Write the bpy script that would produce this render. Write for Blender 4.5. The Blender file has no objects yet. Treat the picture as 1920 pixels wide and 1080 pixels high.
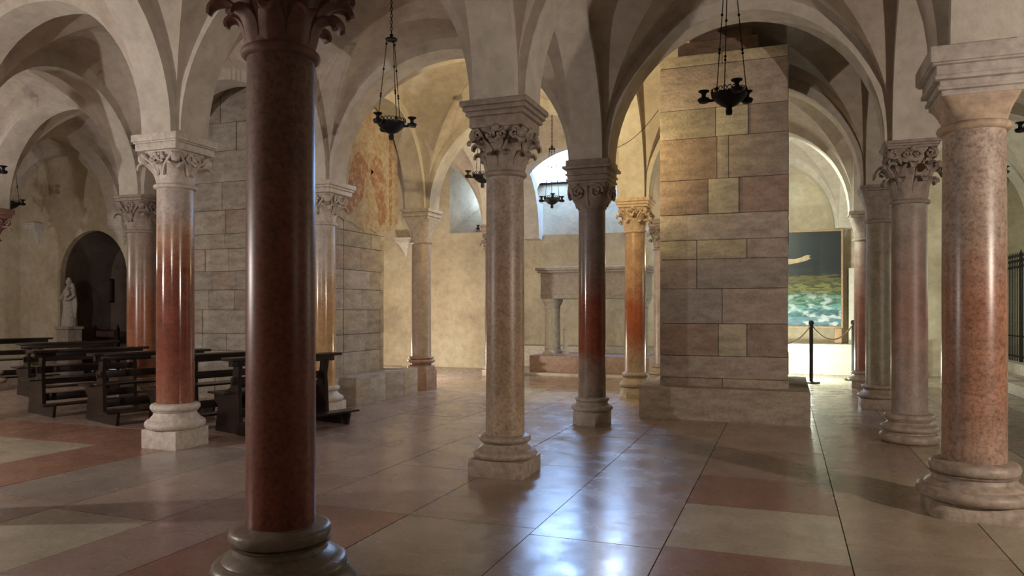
import bpy, bmesh, math, random
from mathutils import Vector, Matrix, noise
S = bpy.context.scene
COL = S.collection
PI = math.pi
# ------------------------------------------------------------------ camera
HC = 1.4; F = 1383.07; TH = .355464
CT, ST = math.cos(TH), math.sin(TH)
cam = bpy.data.cameras.new('camera'); cam_o = bpy.data.objects.new('camera', cam); COL.objects.link(cam_o)
cam.sensor_width = 36; cam.lens = 36*F/1920; cam.shift_y = 41/1920; cam.clip_start = .02
cam_o.location = (0, 0, HC); cam_o.rotation_euler = (PI/2, 0, TH)
S.camera = cam_o
# ------------------------------------------------------------------ view / world
S.view_settings.view_transform = 'Standard'; S.view_settings.look = 'None'
S.view_settings.gamma = 1; S.view_settings.use_curve_mapping = False
S.view_settings.exposure = 0.62
S.cycles.max_bounces = 8; S.cycles.diffuse_bounces = 5; S.cycles.glossy_bounces = 4
S.cycles.sample_clamp_indirect = 6; S.cycles.caustics_reflective = False; S.cycles.caustics_refractive = False
W = bpy.data.worlds.new('sky'); S.world = W; W.use_nodes = True
W.node_tree.nodes['Background'].inputs[0].default_value = (.42, .66, 1, 1)
W.node_tree.nodes['Background'].inputs[1].default_value = 9.0
# ------------------------------------------------------------------ lamps
def lamp(name, loc, power, col, r=.06, target=None, spot=None, blend=.6):
    d = bpy.data.lights.new(name, 'SPOT' if spot else 'POINT'); d.energy = power; d.color = col; d.shadow_soft_size = r
    if spot: d.spot_size = math.radians(spot); d.spot_blend = blend
    o = bpy.data.objects.new(name, d); COL.objects.link(o); o.location = loc
    if target: o.rotation_euler = (Vector(target)-Vector(loc)).to_track_quat('-Z', 'Y').to_euler()
    return o
def area(name, loc, target, sx, sy, power, col):
    d = bpy.data.lights.new(name, 'AREA'); d.shape = 'RECTANGLE'; d.size = sx; d.size_y = sy; d.energy = power; d.color = col
    o = bpy.data.objects.new(name, d); COL.objects.link(o); o.location = loc
    o.rotation_euler = (Vector(target)-Vector(loc)).to_track_quat('-Z', 'Y').to_euler(); return o
WARM = (1, .85, .71); NEUT = (1, .92, .85); YEL = (1, .78, .42); GRN = (.93, 1, .80)
lamp('spotlight_left_aisle', (-8.6, 1.6, 1.9), 300, NEUT, .05)
lamp('spotlight_nave', (-3.2, -.4, 2.5), 130, NEUT, .05, (-6.3, 9, 2.0), 52)
lamp('fill_left_wall', (-12.6, 7.2, 2.3), 60, NEUT, .06)  # added fill light off to the left, brightens the left wall
lamp('spotlight_right_aisle', (5.0, 2.6, 2.1), 520, WARM, .05, (.2, 7.6, 1.5), 92, .8)
lamp('spotlight_over_grey_column', (-2.84, 9.16, 3.36), 135, (1, .79, .40), .05, (-2.7, 12.4, 3.9), 165, .3)
lamp('spotlight_behind_pier', (-1.5, 13.5, 2.3), 60, (1, .75, .36), .06, (-3.2, 11.2, 4.6), 110)
lamp('spotlight_painting', (.3, 15.9, .4), 90, GRN, .08)
lamp('spotlight_rear_left', (-7.8, 13.0, .5), 210, (1, .90, .72), .06)
lamp('spotlight_nave_vault', (-2.75, 12.2, 3.45), 25, YEL, .06)
lamp('spotlight_side_chapel', (6.6, 14.5, 2.2), 110, GRN, .08)
lamp('fill_rear_right', (-.6, 14.3, 3.2), 170, GRN, .06, (1.2, 17.7, 2.9), 140, .4)  # second light added behind the pier to lift the rear right wall and arch
# daylight outside the rear windows
area('daylight_rear_window', (-4.4, 19.75, 5.6), (-4.3, 15.0, 2.2), 5.0, 1.9, 850, (.31, .53, 1))
area('daylight_side_window', (-7.05, 17.98, 5.0), (-7.5, 16.6, 4.0), .7, 1.8, 330, (.5, .72, 1))

# ------------------------------------------------------------------ geometry of the place
X0, Y0, DX, DY = -2.33, 5.915, 3.58, 2.908
H = 3.16
def inv(x, y, z):
    X = x*CT+y*ST; Z = -x*ST+y*CT
    return 960+F*X/Z, 581-F*(z-HC)/Z
def at_s(px, s):            # a place on the plan from picture column and scale
    X = (px-960)/s*HC; Z = F/s*HC
    return X*CT-Z*ST, X*ST+Z*CT
def cam2w(X, Z): return X*CT-Z*ST, X*ST+Z*CT
def x_on_y(px, y):          # x where the sight line through px meets the wall y = const
    a = math.atan((px-960)/F)-TH
    return y*math.tan(a)
def z_at(x, y, py):
    Z = -x*ST+y*CT
    return HC+(581-py)/F*Z
def model_s(a, b):
    x, y = X0+b*DX, Y0+a*DY
    return F*HC/(-x*ST+y*CT)
MEAS = {(1,-3):-22,(-1,0):527,(0,0):947,(1,0):1110,(2,0):1191,(0,1):1826,(1,1):1705,(2,1):1648,(3,1):1620,
        (0,-1):329,(1,-1):606,(2,-1):790,(1,-2):266,(3,0):1242,(3,-1):930}
P = {}
for a in range(-3, 6):
    for b in range(-5, 4):
        P[a,b] = (X0+b*DX, Y0+a*DY)
for k, px in MEAS.items(): P[k] = at_s(px, model_s(*k))

# ------------------------------------------------------------------ materials
def new_mat(name):
    m = bpy.data.materials.new(name); m.use_nodes = True
    nt = m.node_tree; b = nt.nodes['Principled BSDF']
    return m, nt, b
def N(nt, t, **kw):
    n = nt.nodes.new(t)
    for k, v in kw.items():
        if hasattr(n, k): setattr(n, k, v)
        else: n.inputs[k.replace('_', ' ')].default_value = v
    return n
def L(nt, a, b): nt.links.new(a, b)
def rgb(c): return (c[0], c[1], c[2], 1)
def lin(r, g, b):
    f = lambda v: (v/255/12.92) if v/255 <= .04045 else ((v/255+.055)/1.055)**2.4
    return (f(r), f(g), f(b))
def ramp(nt, stops, fac):
    r = nt.nodes.new('ShaderNodeValToRGB'); e = r.color_ramp.elements
    while len(e) < len(stops): e.new(.5)
    for i, (p, c) in enumerate(stops):
        e[i].position = p; e[i].color = rgb(c) if not isinstance(c, (int, float)) else (c, c, c, 1)
    L(nt, fac, r.inputs[0]); return r.outputs[0]
def mixc(nt, fac, a, b, mode='MIX'):
    m = nt.nodes.new('ShaderNodeMix'); m.data_type = 'RGBA'; m.blend_type = mode
    for s, v in ((m.inputs[0], fac), (m.inputs[6], a), (m.inputs[7], b)):
        if hasattr(v, 'is_output') or hasattr(v, 'links'): L(nt, v, s)
        else: s.default_value = v if isinstance(v, float) else rgb(v)
    return m.outputs[2]
def noise_tex(nt, scale, detail=6, rough=.6, vec=None):
    n = N(nt, 'ShaderNodeTexNoise'); n.inputs['Scale'].default_value = scale
    n.inputs['Detail'].default_value = detail; n.inputs['Roughness'].default_value = rough
    if vec: L(nt, vec, n.inputs['Vector'])
    return n.outputs['Fac']
def geo(nt): return N(nt, 'ShaderNodeNewGeometry').outputs['Position']
def bump(nt, b, h, strength, dist):
    n = N(nt, 'ShaderNodeBump'); n.inputs['Strength'].default_value = strength; n.inputs['Distance'].default_value = dist
    L(nt, h, n.inputs['Height']); L(nt, n.outputs[0], b.inputs['Normal'])

def m_plaster(name, base, dark, light, bs=.25):
    m, nt, b = new_mat(name); p = geo(nt)
    n1 = noise_tex(nt, .9, 6, .62, p); n2 = noise_tex(nt, 7, 8, .7, p); n3 = noise_tex(nt, 45, 4, .6, p)
    c = ramp(nt, [(.32, dark), (.52, base), (.72, light)], n1)
    f2 = ramp(nt, [(.35, .80), (.6, 1.0)], n2)
    c = mixc(nt, 1.0, c, f2, 'MULTIPLY')
    L(nt, c, b.inputs['Base Color']); b.inputs['Roughness'].default_value = .9; b.inputs['Specular IOR Level'].default_value = .2
    h = mixc(nt, .35, n2, n3); bump(nt, b, h, bs, .02)
    return m
def m_attr(name, scale1, lo, rough, bs=.3, layered=False, bd=.02):
    """stone coloured block by block through the colour attribute"""
    m, nt, b = new_mat(name); p = geo(nt)
    at = N(nt, 'ShaderNodeVertexColor'); at.layer_name = 'col'
    if layered:
        mp = N(nt, 'ShaderNodeMapping'); mp.inputs['Scale'].default_value = (1, 1, 2.6); L(nt, p, mp.inputs[0]); pv = mp.outputs[0]
    else: pv = p
    n1 = noise_tex(nt, scale1, 8, .65, pv); n2 = noise_tex(nt, 28, 6, .7, p)
    f = ramp(nt, [(.3, lo), (.62, 1.12)], n1); f2 = ramp(nt, [(.34, .72), (.52, 1.0)], n2)
    c = mixc(nt, 1.0, at.outputs[0], f, 'MULTIPLY'); c = mixc(nt, .8, c, f2, 'MULTIPLY')
    L(nt, c, b.inputs['Base Color']); b.inputs['Roughness'].default_value = rough
    b.inputs['Specular IOR Level'].default_value = .3
    bump(nt, b, mixc(nt, .5, n1, n2), bs, bd)
    return m
def m_marble(name, stops, z0, z1, speck, polish):
    """polished column shaft: natural colour bands up the shaft, mottled"""
    m, nt, b = new_mat(name); p = geo(nt)
    sp = N(nt, 'ShaderNodeSeparateXYZ'); L(nt, p, sp.inputs[0])
    nn = noise_tex(nt, 2.6, 5, .6, p)
    ad = N(nt, 'ShaderNodeMath', operation='MULTIPLY_ADD'); L(nt, nn, ad.inputs[0]); ad.inputs[1].default_value = .55; L(nt, sp.outputs[2], ad.inputs[2])
    mr = N(nt, 'ShaderNodeMapRange'); L(nt, ad.outputs[0], mr.inputs[0])
    mr.inputs[1].default_value = z0+.27; mr.inputs[2].default_value = z1+.27
    c = ramp(nt, stops, mr.outputs[0])
    n2 = noise_tex(nt, 38, 7, .75, p); n3 = noise_tex(nt, 7, 6, .7, p)
    f2 = ramp(nt, [(.36, 1-speck), (.5, 1.0), (.68, 1+speck*.6)], n2); f3 = ramp(nt, [(.32, .72), (.6, 1.1)], n3)
    c = mixc(nt, 1.0, c, f2, 'MULTIPLY'); c = mixc(nt, 1.0, c, f3, 'MULTIPLY')
    L(nt, c, b.inputs['Base Color'])
    rr = ramp(nt, polish, mr.outputs[0])
    L(nt, rr, b.inputs['Roughness']); bump(nt, b, n2, .06, .004)
    return m
def m_simple(name, c, rough=.6, metal=0, sc=20, var=.25, bs=.1):
    m, nt, b = new_mat(name); p = geo(nt)
    n1 = noise_tex(nt, sc, 6, .65, p); f = ramp(nt, [(.3, 1-var), (.65, 1+var*.5)], n1)
    L(nt, mixc(nt, 1.0, c, f, 'MULTIPLY'), b.inputs['Base Color'])
    b.inputs['Roughness'].default_value = rough; b.inputs['Metallic'].default_value = metal
    if bs: bump(nt, b, n1, bs, .01)
    return m

VAULT = m_plaster('vault_plaster', (.50, .435, .375), (.42, .36, .305), (.57, .505, .445), .35)
RIB = m_plaster('arch_plaster', (.58, .53, .47), (.48, .43, .37), (.65, .60, .54), .3)
WALLP = m_plaster('old_wall_plaster', (.58, .50, .37), (.43, .36, .27), (.68, .62, .50), .5)
STONE = m_simple('carved_pale_stone', (.48, .42, .38), .7, 0, 14, .3, .25)
STONE_R = m_simple('carved_reddish_stone', (.25, .14, .12), .6, 0, 14, .35, .25)
STONE_B = m_simple('carved_brown_stone', (.31, .25, .215), .65, 0, 14, .35, .25)
STONE_T = m_simple('carved_tan_stone', (.50, .37, .27), .7, 0, 14, .3, .25)
BASEST = m_simple('base_stone', (.38, .305, .25), .5, 0, 18, .35, .25)
BASEDARK = m_simple('base_dark_stone', (.26, .215, .18), .35, 0, 18, .35, .25)
BASEPALE = m_simple('base_pale_stone', (.55, .49, .44), .6, 0, 18, .3, .25)
WHITE = m_simple('white_statue_stone', (.60, .57, .53), .65, 0, 20, .25, .2)
TOMB = m_simple('tomb_grey_marble', (.30, .27, .25), .55, 0, 12, .3, .15)
TOMBRED = m_simple('tomb_red_marble', (.33, .22, .18), .4, 0, 12, .3, .15)
PIERM = m_attr('pier_masonry', 3.6, .66, .85, .7, True, .03)
FLOORM = m_attr('worn_marble_paving', 2.4, .80, .2, .0)
DARKWOOD = m_simple('dark_varnished_wood', (.016, .009, .008), .27, 0, 9, .4, .08)
IRON = m_simple('black_wrought_iron', (.016, .016, .018), .5, .6, 30, .4, .15)
GROUT = m_simple('floor_joint_mortar', (.09, .07, .055), .9)
# paving: glossy with worn patches and ripples
nt = FLOORM.node_tree; b = nt.nodes['Principled BSDF']; p = geo(nt)
nr = noise_tex(nt, 3.2, 6, .6, p); L(nt, ramp(nt, [(.3, .17), (.7, .33)], nr), b.inputs['Roughness'])
b.inputs['Specular IOR Level'].default_value = .55
mp = N(nt, 'ShaderNodeMapping'); mp.inputs['Scale'].default_value = (1, 1, 1); L(nt, p, mp.inputs[0])
nb = noise_tex(nt, 7, 3, .5, mp.outputs[0]); n5 = noise_tex(nt, 40, 3, .5, p)
bump(nt, b, mixc(nt, .15, nb, n5), .22, .006)

# ------------------------------------------------------------------ mesh helpers
def link(name, bm, mat, parent=None, smooth=True, angle=38, loc=None):
    me = bpy.data.meshes.new(name)
    bmesh.ops.recalc_face_normals(bm, faces=bm.faces) if len(bm.faces) else None
    bm.to_mesh(me); bm.free()
    if smooth:
        me.polygons.foreach_set('use_smooth', [True]*len(me.polygons)); me.set_sharp_from_angle(angle=math.radians(angle))
    me.materials.append(mat)
    o = bpy.data.objects.new(name, me); COL.objects.link(o)
    if parent: o.parent = parent
    if loc: o.location = loc
    return o
def tag(o, label, cat, group=None):
    o['label'] = label; o['category'] = cat
    if group: o['group'] = group
    return o
def thing(name, loc, label, cat, group=None, rz=0):
    o = bpy.data.objects.new(name, None); COL.objects.link(o); o.empty_display_size = .2
    o.location = loc; o.rotation_euler = (0, 0, rz); return tag(o, label, cat, group)
def struct(o, label=None):
    o['kind'] = 'structure'
    if label: o['label'] = label
    return o
def box(bm, x0, x1, y0, y1, z0, z1, bev=0, M=None):
    vs = [bm.verts.new((x, y, z)) for z in (z0, z1) for x, y in ((x0,y0),(x1,y0),(x1,y1),(x0,y1))]
    fs = [bm.faces.new([vs[i] for i in f]) for f in ((3,2,1,0),(4,5,6,7),(0,1,5,4),(1,2,6,5),(2,3,7,6),(3,0,4,7))]
    if bev:
        es = list({e for f in fs for e in f.edges})
        r = bmesh.ops.bevel(bm, geom=es, offset=bev, segments=2, profile=.6, affect='EDGES')
        vs = list({v for f in r['faces'] for v in f.verts} | {v for v in vs if v.is_valid})
    if M: bmesh.ops.transform(bm, matrix=M, verts=[v for v in vs if v.is_valid])
    return vs
def lathe(bm, prof, n=48, M=None, cap=True):
    rings = []
    for r, z in prof:
        rings.append([bm.verts.new((r*math.cos(2*PI*i/n), r*math.sin(2*PI*i/n), z)) for i in range(n)])
    for A, B in zip(rings, rings[1:]):
        for i in range(n): bm.faces.new((A[i], A[(i+1) % n], B[(i+1) % n], B[i]))
    if cap:
        bm.faces.new(rings[0][::-1]); bm.faces.new(rings[-1])
    vs = [v for r in rings for v in r]
    if M: bmesh.ops.transform(bm, matrix=M, verts=vs)
    return vs
def loft(bm, lev, n=64):
    """rings (z, half width, exponent): 2 is a circle, 12 nearly a square"""
    rings = []
    for z, R, e in lev:
        ring = []
        for i in range(n):
            t = 2*PI*(i+.5)/n; c, s = math.cos(t), math.sin(t)
            k = R/((abs(c)**e+abs(s)**e)**(1/e)); ring.append(bm.verts.new((k*c, k*s, z)))
        rings.append(ring)
    for A, B in zip(rings, rings[1:]):
        for i in range(n): bm.faces.new((A[i], A[(i+1) % n], B[(i+1) % n], B[i]))
    bm.faces.new(rings[0][::-1]); bm.faces.new(rings[-1])
def tube(bm, pts, r, n=8, closed=False):
    pts = [Vector(p) for p in pts]; rings = []
    for i, p in enumerate(pts):
        a = pts[i-1] if i or closed else p; c = pts[(i+1) % len(pts)] if i < len(pts)-1 or closed else p
        d = (c-a).normalized(); up = Vector((0, 0, 1)) if abs(d.z) < .9 else Vector((1, 0, 0))
        s = d.cross(up).normalized(); u = s.cross(d)
        rr = r[i] if isinstance(r, (list, tuple)) else r
        rings.append([bm.verts.new(p+(s*math.cos(2*PI*k/n)+u*math.sin(2*PI*k/n))*rr) for k in range(n)])
    for i in range(len(rings)-(0 if closed else 1)):
        A, B = rings[i], rings[(i+1) % len(rings)]
        for k in range(n): bm.faces.new((A[k], A[(k+1) % n], B[(k+1) % n], B[k]))
    if not closed: bm.faces.new(rings[0][::-1]); bm.faces.new(rings[-1])
def prism(bm, poly, M):
    """poly in (a, b), extruded -.5..+.5 along local z of M"""
    A = [bm.verts.new(M @ Vector((x, y, -.5))) for x, y in poly]; B = [bm.verts.new(M @ Vector((x, y, .5))) for x, y in poly]
    bm.faces.new(A[::-1]); bm.faces.new(B); n = len(poly)
    for i in range(n): bm.faces.new((A[i], A[(i+1) % n], B[(i+1) % n], B[i]))
def torus_prof(rc, z0, z1, bulge, n=7):
    zc, hh = (z0+z1)/2, (z1-z0)/2
    return [(rc+bulge*math.cos(t), zc+hh*math.sin(t)) for t in [(-PI/2)+PI*i/(n-1) for i in range(n)]]

# ------------------------------------------------------------------ floor
def slab_floor():
    rnd = random.Random(11)
    xs = [-18.4, -17, -15.6, -14.3, -13, -11.9, -10.8, -9.8, -8.75, -7.7, -6.7, -5.82, -4.85, -3.92, -3.3, -2.42, -1.5, -.68, .34, 1.18, 2.1, 3.0, 3.9, 4.9, 5.9, 7.0, 8.0, 9.2]
    bm = bmesh.new(); cl = bm.loops.layers.float_color.new('col')
    tan, pink, cream, grey, red = (.37,.28,.23), (.35,.25,.21), (.44,.38,.29), (.33,.27,.23), (.31,.165,.12)
    for i in range(len(xs)-1):
        xa, xb = xs[i], xs[i+1]; xm = (xa+xb)/2
        if abs(xm+.17) < .3: ys = [-4.4, -3.2, -1.9, -.7, .6, 1.9, 3.1, 4.42, 5.46, 6.43, 7.75, 9.4, 11, 12.4, 13.9, 15.2, 16.4, 17.6, 19]
        elif xb < -6.6: ys = [-4.4, -2.8, -1.2, .5, 2.1, 3.8, 5.67, 6.6, 8.1, 9.6, 11.0, 12.5, 14.0, 15.5, 17, 19]
        elif -6.75 < xm < -5.8: ys = [-4.4, -2.2, -.2, 1.7, 3.6, 5.2, 6.6, 8.3, 10.1, 12, 14, 16, 19]
        else:
            ys = [-4.4]
            while ys[-1] < 17.6: ys.append(ys[-1]+rnd.uniform(1.0, 2.3))
            ys.append(19)
        for j in range(len(ys)-1):
            ya, yb = ys[j], ys[j+1]; ym = (ya+yb)/2
            c = rnd.choice([tan, tan, pink, grey, tan, cream])
            if abs(xm+.17) < .3:
                c = {6: red, 7: cream, 8: red, 9: pink, 10: tan}.get(j, c)
            elif xb < -6.6 and ym < 5.67: c = cream
            elif xb < -5.7 and ym < 6.7: c = red
            elif xb < -5.7: c = rnd.choice([tan, pink, pink])
            elif .3 < xm < 1.2 and ym < 7: c = (.37, .30, .22)
            elif -2.4 < xm < -.6: c = rnd.choice([tan, tan, (.35,.29,.24)])
            elif -3.95 < xm < -2.4 and ym < 4.6: c = rnd.choice([red, pink])
            k = rnd.uniform(.92, 1.08); c = (c[0]*k, c[1]*k, c[2]*k, 1)
            g = .0035; dz = rnd.uniform(-.0012, .0012)
            v = [bm.verts.new(q) for q in ((xa+g, ya+g, dz), (xb-g, ya+g, dz), (xb-g, yb-g, dz), (xa+g, yb-g, dz))]
            w = [bm.verts.new((u.co.x, u.co.y, -.02)) for u in v]
            fs = [bm.faces.new(v)]+[bm.faces.new((w[q], w[(q+1) % 4], v[(q+1) % 4], v[q])) for q in range(4)]
            for f in fs:
                for l in f.loops: l[cl] = c
    o = struct(link('floor', bm, FLOORM, smooth=False), 'worn polished marble paving in cream, tan and red slabs')
    bm = bmesh.new(); box(bm, -18.5, 9.3, -4.5, 19.1, -.3, -.008); link('mortar_bed', bm, GROUT, o, False)
slab_floor()

# ------------------------------------------------------------------ vault
HCV, HCU = 1.60, 1.55      # rise of the cross arches and of the lengthwise arches
def lerp(a, b, t): return a+(b-a)*t
def vault():
    bm = bmesh.new()
    n = 28; ph = [-PI/2+PI*i/n for i in range(n+1)]
    for a in range(-3, 5):
        for b in range(-5, 3):
            if (a, b) in ((3, -1), (4, -1)): continue
            A, B, C, D = P[a,b], P[a,b+1], P[a+1,b], P[a+1,b+1]
            dx, dy = DX, DY; Rx, Ry = dx/2-.175, dy/2-.175
            V = {}
            for i, p in enumerate(ph):
                for j, q in enumerate(ph):
                    s = .5+Rx*math.sin(p)/dx; t = .5+Ry*math.sin(q)/dy
                    x = lerp(lerp(A[0], B[0], s), lerp(C[0], D[0], s), t); y = lerp(lerp(A[1], B[1], s), lerp(C[1], D[1], s), t)
                    z = H+1.71*max(math.cos(p), math.cos(q))+.26*math.cos(p)*math.cos(q)
                    z += .012*noise.noise((x*1.3, y*1.3, 0))
                    V[i,j] = bm.verts.new((x, y, z))
            for i in range(n):
                for j in range(n):
                    v = [V[i,j], V[i+1,j], V[i+1,j+1], V[i,j+1]]
                    if (i < n/2) == (j < n/2): bm.faces.new((v[0],v[1],v[2])); bm.faces.new((v[0],v[2],v[3]))
                    else: bm.faces.new((v[0],v[1],v[3])); bm.faces.new((v[1],v[2],v[3]))
    # high roof slab above everything, closing the church off from the sky
    box(bm, -20.5, 12, -6, 19.05, 6.6, 6.8)
    o = link('ceiling', bm, VAULT, None, True, 20)
    # underside shown: flip so faces look down is not needed for a double-sided shader
    return struct(o, 'grey beige plastered groin vaults')
ceil = vault()
tn = [0]
def arch(p, q, rise, w=.19, ext=False):
    """plastered arch band between two column centres, its feet on the abaci"""
    p, q = Vector((p[0], p[1], 0)), Vector((q[0], q[1], 0)); d = (q-p).length; dr = (q-p)/d; sd = Vector((-dr.y, dr.x, 0))
    R = d/2-.25; n = 30; bm = bmesh.new()
    def ring(u, z, uo, zo, ww):
        c = p+dr*(d/2)
        return [bm.verts.new(c+dr*u+sd*ww*k+Vector((0, 0, zz))) for (u, zz, k) in ((u, z, -1), (u, z, 1), (uo, zo, 1), (uo, zo, -1))]
    R2 = d/2-.03
    def sweep(Ri, ri, Ro, ro, ww, z0):
        prev = None
        for i in range(n+1):
            t = PI*i/n; j = .006*noise.noise((i*.7, p.x, q.y))
            r = ring(-Ri*math.cos(t), z0+(ri+j)*math.sin(t), -Ro*math.cos(t), z0+ro*math.sin(t), ww)
            if prev:
                for k in range(4): bm.faces.new((prev[k], prev[(k+1) % 4], r[(k+1) % 4], r[k]))
            else: bm.faces.new(r)
            prev = r
        bm.faces.new(prev[::-1])
    sweep(R, rise, R2, rise+.20, w, H)
    tn[0] += 1
    return struct(link('trim_%d' % tn[0], bm, RIB, None, True, 30), 'plastered arch band between column heads')
for a in range(-3, 6):
    for b in range(-5, 4):
        if b < 3 and not (a == 4 and b == -1) and not (a == 5): arch(P[a,b], P[a,b+1], HCV)
        if a < 4 and not (b in (3,)): arch(P[a,b], P[a+1,b], HCU)
# solid masonry between the arch feet above every column head
def post(x, y, name_i):
    bm = bmesh.new(); box(bm, x-.165, x+.165, y-.165, y+.165, H-.005, H+.9)
    tn[0] += 1; struct(link('trim_%d' % tn[0], bm, RIB, None, False), 'plastered masonry core above a column head')
for k, (x, y) in P.items():
    if -3 < k[0] < 5 and -5 < k[1] < 3: post(x, y, k)

# ------------------------------------------------------------------ walls
def quadwall(bm, x0, x1, z0, z1, f, hole=None):
    """wall in a plane; f(u, z, d) maps to space. hole = dict(cx,w,z0,zs,rise, depth, in_=(cx,w,z0,zs,rise)) arched opening with splay"""
    def v(u, z, d=0): return bm.verts.new(f(u, z, d))
    def q(*p): bm.faces.new([v(*x) for x in p])
    if not hole:
        q((x0, z0), (x1, z0), (x1, z1), (x0, z1)); return
    cx, w, h0, zs, rise = hole['front']; n = 20
    q((x0, z0), (cx-w/2, z0), (cx-w/2, z1), (x0, z1)); q((cx+w/2, z0), (x1, z0), (x1, z1), (cx+w/2, z1))
    if h0 > z0+.001: q((cx-w/2, z0), (cx+w/2, z0), (cx+w/2, h0), (cx-w/2, h0))
    def outline(c, w, h0, zs, rise):
        pts = [(c-w/2, h0)]+[(c-w/2*math.cos(PI*i/n), zs+rise*math.sin(PI*i/n)) for i in range(n+1)]+[(c+w/2, h0)]
        return pts
    O = outline(*hole['front']); I = outline(*hole['back']); d = hole['depth']
    for i in range(1, n+1):
        (ua, za), (ub, zb) = O[i], O[i+1]
        q((ua, za), (ub, zb), (ub, z1), (ua, z1))
    for i in range(len(O)):
        j = (i+1) % len(O)
        if hole.get('nofloor') and j == 0: continue
        q((*O[i], 0), (*O[j], 0), (*I[j], d), (*I[i], d))
    if hole.get('closed'): bm.faces.new([v(*p, d) for p in I])
    return I
def wall(name, seglist, mat=WALLP, label=None, back=None):
    bm = bmesh.new(); out = None
    for s in seglist: out = quadwall(bm, *s) or out
    bmesh.ops.remove_doubles(bm, verts=bm.verts, dist=.0005)
    return struct(link(name, bm, mat, None, False), label), out
YB = 16.4; YR = 17.7
ywall = lambda y: (lambda u, z, d: (u, y+d, z))
xwall = lambda x, s: (lambda u, z, d: (x+s*d, u, z))
# rear left wall with the splayed window
wl, rl = x_on_y(843, YB), -6.75
wcx = (wl+rl)/2+.12
SW = dict(front=(-7.27, .90, 3.27, 5.3, .4), back=(-7.12, .50, 4.1, 5.3, .25), depth=1.3)
wall('wall_rear_left', [(-13.2, -6.78, -.05, 6.6, ywall(YB), SW)],
     label='old cream plaster wall with a splayed window')
wall('wall_rear_return', [(YB, YR, -.05, 6.6, lambda u, z, d: (-6.78, u, z))], label='cream plaster return wall beside the apse')
# apse back wall, wide window with sloping sill
gxl = x_on_y(990, YR+1.25); gzb, gzs, gzt = z_at(gxl, YR+1.25, 348), z_at(gxl, YR+1.25, 304), z_at(-5.5, YR+1.25, 272)
RW = dict(front=((-6.72-2.2)/2, 4.52, 3.28, gzs+.02, gzt-gzs+.25), back=((gxl-2.35)/2, -2.35-gxl, gzb, gzs, gzt-gzs+.15), depth=1.25)
wall('wall_rear', [(-6.78, -1.9, -.05, 6.6, ywall(YR), RW)], label='plaster wall behind the raised tomb, wide window above')
# rear right wall
wall('wall_rear_right', [(-1.9, 3.7, -.05, 6.6, ywall(YR+.05))], label='cream plaster wall behind the big painting')
wall('wall_chapel_return', [(YR+.05, 19, -.05, 6.6, xwall(3.7, 1))], label='cream wall corner beside the iron gate')
wall('wall_chapel', [(3.7, 11.5, -.05, 6.6, ywall(19))], label='greenish plaster wall of the side chapel')
wall('wall_right', [(-5, 19, -.05, 6.6, xwall(8.6, 1))], label='plaster side wall of the right aisle')
# left wall with the dark arched niche
YL = P[2,-3][1]
nx0, nx1 = x_on_y(113, YL), x_on_y(238, YL)
ntop = z_at((nx0+nx1)/2, YL, 432)
NF = ((nx0+nx1)/2, nx1-nx0, .0, ntop-(nx1-nx0)/2, (nx1-nx0)/2)
xfold = x_on_y(38, YL)
wall('wall_left_niche', [(xfold, -9.0, -.05, 6.6, ywall(YL), dict(front=NF, back=NF, depth=.12, nofloor=True))], label='cream plaster wall with a dark arched niche')
wall('wall_left', [(-5, YL, -.05, 6.6, xwall(xfold, -1))], label='greenish plaster wall of the left aisle')
wall('wall_left_rear', [(YL, YB, -.05, 6.6, xwall(-13.0, -1))], label='plaster wall of the rear left bay')
wall('wall_back', [(xfold, 8.6, -.05, 6.6, ywall(-4.2))], label='plaster wall behind')

NICHE = m_plaster('niche_shade_plaster', (.17, .13, .11), (.11, .085, .075), (.24, .19, .16), .4)  # shade inside the niche, painted into the plaster colour
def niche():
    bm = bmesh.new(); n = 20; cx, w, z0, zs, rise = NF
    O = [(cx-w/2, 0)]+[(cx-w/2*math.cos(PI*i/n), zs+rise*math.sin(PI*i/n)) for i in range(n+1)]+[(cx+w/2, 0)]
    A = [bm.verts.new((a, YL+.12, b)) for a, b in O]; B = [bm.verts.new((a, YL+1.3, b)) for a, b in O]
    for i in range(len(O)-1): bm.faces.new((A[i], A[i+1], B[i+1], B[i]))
    bm.faces.new(B); struct(link('wall_niche', bm, NICHE, None, False), 'plaster lining of the arched niche, shade painted in')
niche()
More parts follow.
